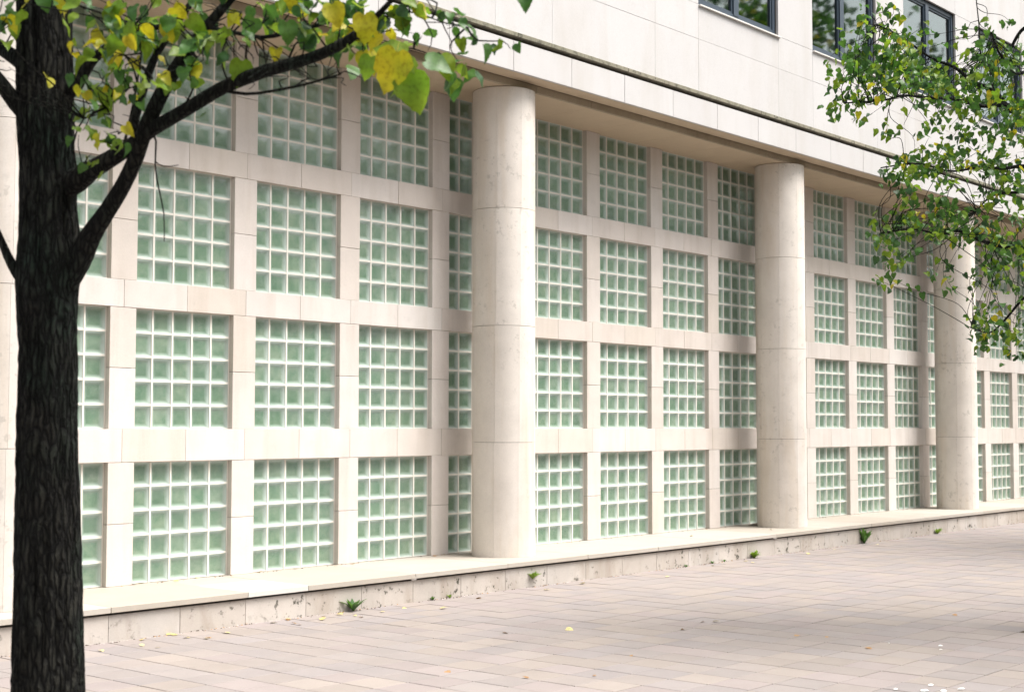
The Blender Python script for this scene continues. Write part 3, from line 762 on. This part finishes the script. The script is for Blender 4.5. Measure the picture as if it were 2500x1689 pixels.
limb2([(2560, 300, 20), (2500, 278, 18), (2462, 265, 17), (2425, 223, 14), (2376, 200, 10), (2330, 165, 8), (2270, 140, 6), (2200, 90, 4), (2140, 60, 3)], 11.3)
limb2([(2560, 280, 14), (2500, 268, 12), (2452, 257, 11), (2394, 259, 9), (2331, 243, 8), (2269, 239, 7), (2207, 234, 6), (2153, 246, 4), (2060, 252, 3)], 10.6)
limb2([(2560, 420, 10), (2500, 406, 9), (2452, 411, 8), (2385, 410, 6), (2320, 418, 5), (2240, 400, 4), (2150, 410, 3)], 10.9)
limb2([(2560, 610, 14), (2500, 603, 13), (2447, 600, 12), (2398, 588, 9), (2340, 564, 7), (2296, 572, 5), (2230, 560, 4), (2150, 570, 3)], 10.4)
limb2([(2560, 690, 9), (2500, 728, 7), (2447, 788, 5), (2414, 812, 4), (2370, 800, 3)], 11.8)
limb2([(2570, 60, 12), (2500, 70, 9), (2452, 140, 7), (2400, 150, 5), (2390, 60, 3), (2380, -30, 2)], 11.5)
limb2([(2570, 160, 10), (2480, 180, 8), (2440, 130, 6), (2420, 80, 4)], 10.2)
limb2([(2570, 480, 9), (2480, 470, 7), (2420, 480, 5), (2380, 520, 3)], 11.6)
S = (.040, .064)
rnd = random.Random(9)
G3 = (1.5, 6, 3.6, 0.4)
blobs2 = [(2135, 50, 32, 30, 60), (2180, 110, 40, 35, 80), (2110, 170, 38, 25, 70), (2050, 185, 25, 22, 40), (2060, 255, 30, 14, 36), (2170, 200, 40, 22, 70), (2250, 150, 40, 40, 90), (2280, 210, 45, 35, 90), (2350, 220, 40, 35, 70),
          (2350, 130, 25, 35, 22), (2430, 110, 32, 35, 70), (2465, 180, 28, 45, 60), (2470, 280, 28, 25, 70), (2420, 240, 35, 30, 50), (2190, 310, 18, 10, 14), (2300, 345, 35, 25, 80), (2250, 380, 35, 25, 60), (2175, 415, 38, 20, 50), (2390, 370, 40, 32, 80), (2465, 350, 28, 40, 60),
          (2440, 440, 40, 25, 50), (2210, 445, 14, 14, 16), (2320, 450, 35, 25, 22), (2470, 490, 25, 25, 30), (2290, 510, 35, 16, 50), (2200, 545, 32, 15, 50), (2265, 550, 40, 18, 60), (2340, 560, 35, 25, 50), (2160, 580, 18, 22, 24), (2420, 580, 35, 28, 80), (2475, 610, 22, 35, 60), (2440, 660, 30, 25, 40),
          (2150, 678, 18, 10, 22), (2195, 620, 12, 14, 12), (2305, 690, 14, 24, 22), (2395, 800, 20, 14, 26), (2430, 830, 28, 20, 44), (2475, 800, 20, 30, 30), (2480, 720, 18, 30, 24), (2480, 860, 18, 14, 14)]
leafset(T2, [(u, v, su, sv, int(n * (1.15 if 400 > v > 300 or v > 540 else 1.45)), S[0], S[1], (2, 4, 2, 1.4) if (i in (18, 33, 36, 29)) else G3) for i, (u, v, su, sv, n) in enumerate(blobs2)], lambda r: r.uniform(9.9, 12.3), (5, 10), rnd, 0.0035, 0.045, 0.72)
def inview(q):
    u, v, d = pix(q[0].translation + T2.O)
    return -q[3] if (0 < u < 2500 and 0 < v < 1689) else 1
T2.finish(300, inview)
crown('crown', T2.root, b2 + Vector((1.2, -2.6, 6.0)), (2.3, 2.0, 2.6), 3400, 0.10, (4, 5, 1, 1), 4, clumps=50)

# --- more trees of the same row, and the row across the street, seen only mirrored in the glass
def far_tree(base, h, rad, n, seed, group, label, size=0.16, low=2.4):
    base = Vector(base)
    T = Tree(base, label, group)
    T.limb('trunk', [base + Vector((0, 0, -0.05)), base + Vector((0.02, 0, 0.3)), base + Vector((0.05, 0, h * 0.3)), base + Vector((-0.05, 0.05, h * 0.6)), base + Vector((0, 0, h * 0.9))], [0.22, 0.16, 0.13, 0.08, 0.02], 16, 0.06, 0.006, 0.12, reg=False)
    rn = random.Random(seed)
    for i in range(6):
        a = i * 1.05 + rn.random(); z0 = low + (h - low) * 0.12 * i
        T.limb('limb', [base + Vector((0, 0, z0)), base + Vector((math.cos(a) * rad * .4, math.sin(a) * rad * .4, z0 + 0.7)), base + Vector((math.cos(a) * rad * .8, math.sin(a) * rad * .8, z0 + 1.2))], [0.06, 0.04, 0.012], 7, reg=False, step=0.15)
    crown('crown', T.root, base + Vector((0, 0, (h + low) / 2)), (rad, rad, (h - low) / 2), n, size, (4, 5, 1.2, 0.5), seed, clumps=46)
far_tree((13.7, -6.45, 0), 10.5, 2.4, 2600, 21, 'street trees in a row along the pavement', 'tall tree of the pavement row, mirrored in the upper windows', 0.15)
far_tree((22.6, -6.45, 0), 11.0, 2.8, 2600, 22, 'street trees in a row along the pavement', 'tall tree of the pavement row, mirrored in the upper windows', 0.15)
for i, (x, y, h, r_) in enumerate([(-13, -17, 10, 3.4), (-4, -19, 11, 3.6), (5, -18, 9.5, 3.4), (13.5, -18.5, 12, 3.8), (21, -17, 14, 4.0), (28.5, -14.5, 17.5, 4.2), (35.5, -14.5, 18.0, 4.2), (44, -16, 12.5, 4.2), (53, -17, 12, 4.2)]):
    far_tree((x, y, 0), h, r_, int(1300 + 130 * h), 40 + i, 'trees across the street', 'bushy green tree across the street, mirrored in the glass', 0.30, 0.9)

# ------------------------------------------------------------------ weeds, fallen leaves, scraps
def weed(loc, h, n, mat, label, seed, spread=0.7, width=0.16):
    rn = random.Random(seed); mb = MB()
    for i in range(n):
        a = 2 * math.pi * i / n + rn.uniform(-.4, .4); out = rn.uniform(0.35, 1.0) * spread; L = h * rn.uniform(0.65, 1.1)
        dirh = Vector((math.cos(a), math.sin(a), 0)); side = Vector((-dirh.y, dirh.x, 0))
        v, f = [], []; K = 5
        for s_ in range(K + 1):
            t = s_ / K
            c = dirh * (out * L * t) + Vector((0, 0, L * (t * 1.05 - 0.45 * out * t * t)))
            wd = width * h * (math.sin(math.pi * min(1, t * 0.93 + 0.07)) ** 0.8) * (1 + 0.35 * (s_ % 2))
            v += [c - side * wd + Vector((0, 0, wd * 0.4)), c, c + side * wd + Vector((0, 0, wd * 0.4))]
        for s_ in range(K):
            b = s_ * 3; f += [(b, b + 1, b + 4, b + 3), (b + 1, b + 2, b + 5, b + 4)]
        mb.add(v, f)
    o = link('weed', mb.mesh('weed', [mat], True), None, loc)
    return tag(o, label, 'plant', 'weeds growing along the foot of the plinth')
def ground_x(u, v, y=-1.10):
    o = cam_pos; d = c_fwd + (u - 1250) / FPX * c_right - (v - 844.5) / FPX * c_up
    return (o + d * ((y - o.y) / d.y)).x
weed((ground_x(856, 1490), -1.135, -0.004), 0.15, 26, M['weed'], 'dark green rosette weed with yellow leaves around its foot', 1, 0.95, 0.085)
weed((ground_x(1300, 1432), -1.103, 0.075), 0.10, 30, M['weed_lime'], 'bright lime weed sprouting from a crack in the riser below the round column', 2, 1.1, 0.10)
weed((ground_x(1054, 1464), -1.115, -0.004), 0.05, 8, M['weed'], 'tiny dark weed tuft at the riser between the rosette and the lime weed', 3)
weed((ground_x(1093, 1463), -1.125, -0.004), 0.05, 8, M['weed_lime'], 'tiny pale green weed tuft beside the darker tuft', 4)
weed((ground_x(1836, 1366), -1.13, -0.004), 0.13, 22, M['weed_lime'], 'small yellow-green weed at the foot of the riser before the second round column', 5, 1.1, 0.09)
weed((ground_x(2105, 1328), -1.13, -0.004), 0.23, 40, M['weed'], 'bushy upright dark green weed, the tallest along the plinth', 6, 0.75, 0.075)
weed((ground_x(2284, 1305), -1.13, -0.004), 0.12, 18, M['weed_lime'], 'low yellowish weed at the far end of the plinth', 7, 1.2, 0.09)
weed((ground_x(1672, 1384), -1.12, -0.004), 0.045, 8, M['weed'], 'flat row of tiny weeds along the riser joint', 8, 1.1)
weed((ground_x(1735, 1374), -1.12, -0.004), 0.045, 8, M['weed'], 'flat row of tiny weeds along the riser joint', 9, 1.1)
weed((ground_x(1765, 1371), -1.12, -0.004), 0.04, 7, M['weed'], 'flat row of tiny weeds along the riser joint', 10, 1.1)

def ground_at(u, v, z):
    o = cam_pos; d = c_fwd + (u - 1250) / FPX * c_right - (v - 844.5) / FPX * c_up
    return o + d * ((z - o.z) / d.z)
rn = random.Random(77)
def fallen(p, size, mat, label, grp):
    o = link('fallen_leaf', leaf_mesh(rn.randrange(8), mat))
    o.matrix_world = Matrix.Translation(p + Vector((0, 0, 0.05 * size + 0.004))) @ Euler((rn.gauss(0, .18), rn.gauss(0, .18), rn.uniform(0, 6.28))).to_matrix().to_4x4() @ Matrix.Scale(size, 4) @ Matrix.Scale(0.3, 4, (0, 0, 1))
    return tag(o, label, 'leaf', grp)
YL, BL = ('pale yellow fallen leaf lying on the paving near the plinth', 'pale yellow leaves fallen on the paving'), ('brown curled fallen leaf lying on the paving', 'brown leaves fallen on the paving')
for u, v in ((835, 1497), (822, 1500), (862, 1503), (790, 1507), (930, 1494), (782, 1513), (710, 1512), (455, 1557), (500, 1558), (420, 1551), (407, 1550), (340, 1563), (560, 1546), (245, 1588), (660, 1520), (1425, 1425), (1340, 1440), (1630, 1409), (1835, 1373), (1826, 1370), (1741, 1381), (1385, 1537), (2141, 1330), (1978, 1353), (1075, 1486), (985, 1484), (2040, 1342), (1740, 1518), (350, 1576), (380, 1581)):
    fallen(ground_at(u + rn.uniform(-3, 3), v, 0), rn.uniform(0.035, 0.065), M['pale_leaf'], *YL)
for u, v in ((720, 1523), (735, 1525), (705, 1512), (1166, 1461), (1285, 1656), (505, 1556), (600, 1524), (880, 1507), (1718, 1518), (1671, 1538), (2020, 1554), (1948, 1551), (2500 - 175, 1501), (1230, 1545), (1090, 1640), (1450, 1650), (1540, 1600), (2118, 1582)):
    fallen(ground_at(u + rn.uniform(-3, 3), v, 0), rn.uniform(0.025, 0.05), M['brown_leaf'], *BL)
for u, v in ((345, 1421), (330, 1424), (425, 1416), (636, 1394), (815, 1376), (820, 1378), (865, 1374), (480, 1407), (1061, 1354), (1690, 1306), (1880, 1290), (720, 1386)):
    fallen(ground_at(u, v + 3, LZ), rn.uniform(0.03, 0.055), M['pale_leaf'] if rn.random() < 0.6 else M['brown_leaf'], 'small withered leaf lying on the ledge under the glass blocks', 'withered leaves on the ledge')
def scrap(u, v, s):
    mb = MB(); p = ground_at(u, v, 0.0045); kx = 7
    ring = [(s * rn.uniform(.5, 1) * math.cos(2 * math.pi * i / kx), s * 0.7 * rn.uniform(.5, 1) * math.sin(2 * math.pi * i / kx)) for i in range(kx)]
    mb.add([(a, b, rn.uniform(0, .003)) for a, b in ring] + [(a * .8, b * .8, rn.uniform(.004, .008)) for a, b in ring], [tuple(range(kx - 1, -1, -1)), tuple(range(kx, 2 * kx))] + [(i, (i + 1) % kx, kx + (i + 1) % kx, kx + i) for i in range(kx)])
    return tag(link('white_scrap', mb.mesh('white_scrap', [M['white']]), None, p), 'small white scrap lying on the shaded paving', 'scrap', 'white scraps on the paving')
for u, v, s in ((2296, 1576, .03), (2297, 1585, .018), (2257, 1685, .04), (2304, 1686, .035), (2346, 1681, .035), (2272, 1672, .03), (2187, 1682, .02), (2170, 1570, .012)): scrap(u, v, s)
p = ground_at(1850, 1281, LZ)
st = tag(rock('stone_strip', (p.x, p.y, LZ + 0.014), (0.21, 0.045, 0.016), M['ledge'], None, 5), 'loose strip of broken stone on the ledge beside the second round column', 'stone')

# dirt and crumbs gathered along the foot of the riser and at the back of the ledge
rn = random.Random(31)
def crumbs(name, n, y0, y1, z, x0, x1, mats):
    mb = MB()
    for _ in range(n):
        x = rn.uniform(x0, x1)
        if noise.noise(Vector((x * 1.9, y0, 0))) < -0.05 and rn.random() < 0.8: continue
        y = y0 + (y1 - y0) * rn.random() ** 2; q = rn.uniform(0.003, 0.011); a = rn.uniform(0, 3.14)
        ca, sa = math.cos(a) * q, math.sin(a) * q
        mb.add([(x + ca, y + sa * .7, z), (x - sa, y + ca * .7, z), (x - ca, y - sa * .7, z), (x + sa, y - ca * .7, z), (x, y, z + q * 0.8)], [(0, 1, 4), (1, 2, 4), (2, 3, 4), (3, 0, 4)], rn.randrange(len(mats)))
    return tag(link(name, mb.mesh(name, mats)), kind='stuff')
tag(crumbs('soil_crumbs', 1500, -1.099, -1.15, 0.0, -3.5, 20, [M['soil'], M['brown_leaf'], M['soil'], M['riser']]), 'dark soil crumbs gathered along the foot of the riser', 'dirt')
tag(crumbs('dust_crumbs', 500, 0.0, -0.05, LZ, -2.0, 20, [M['soil'], M['brown_leaf'], M['ledge']]), 'brown crumbs lying at the back of the ledge under the piers', 'dirt')
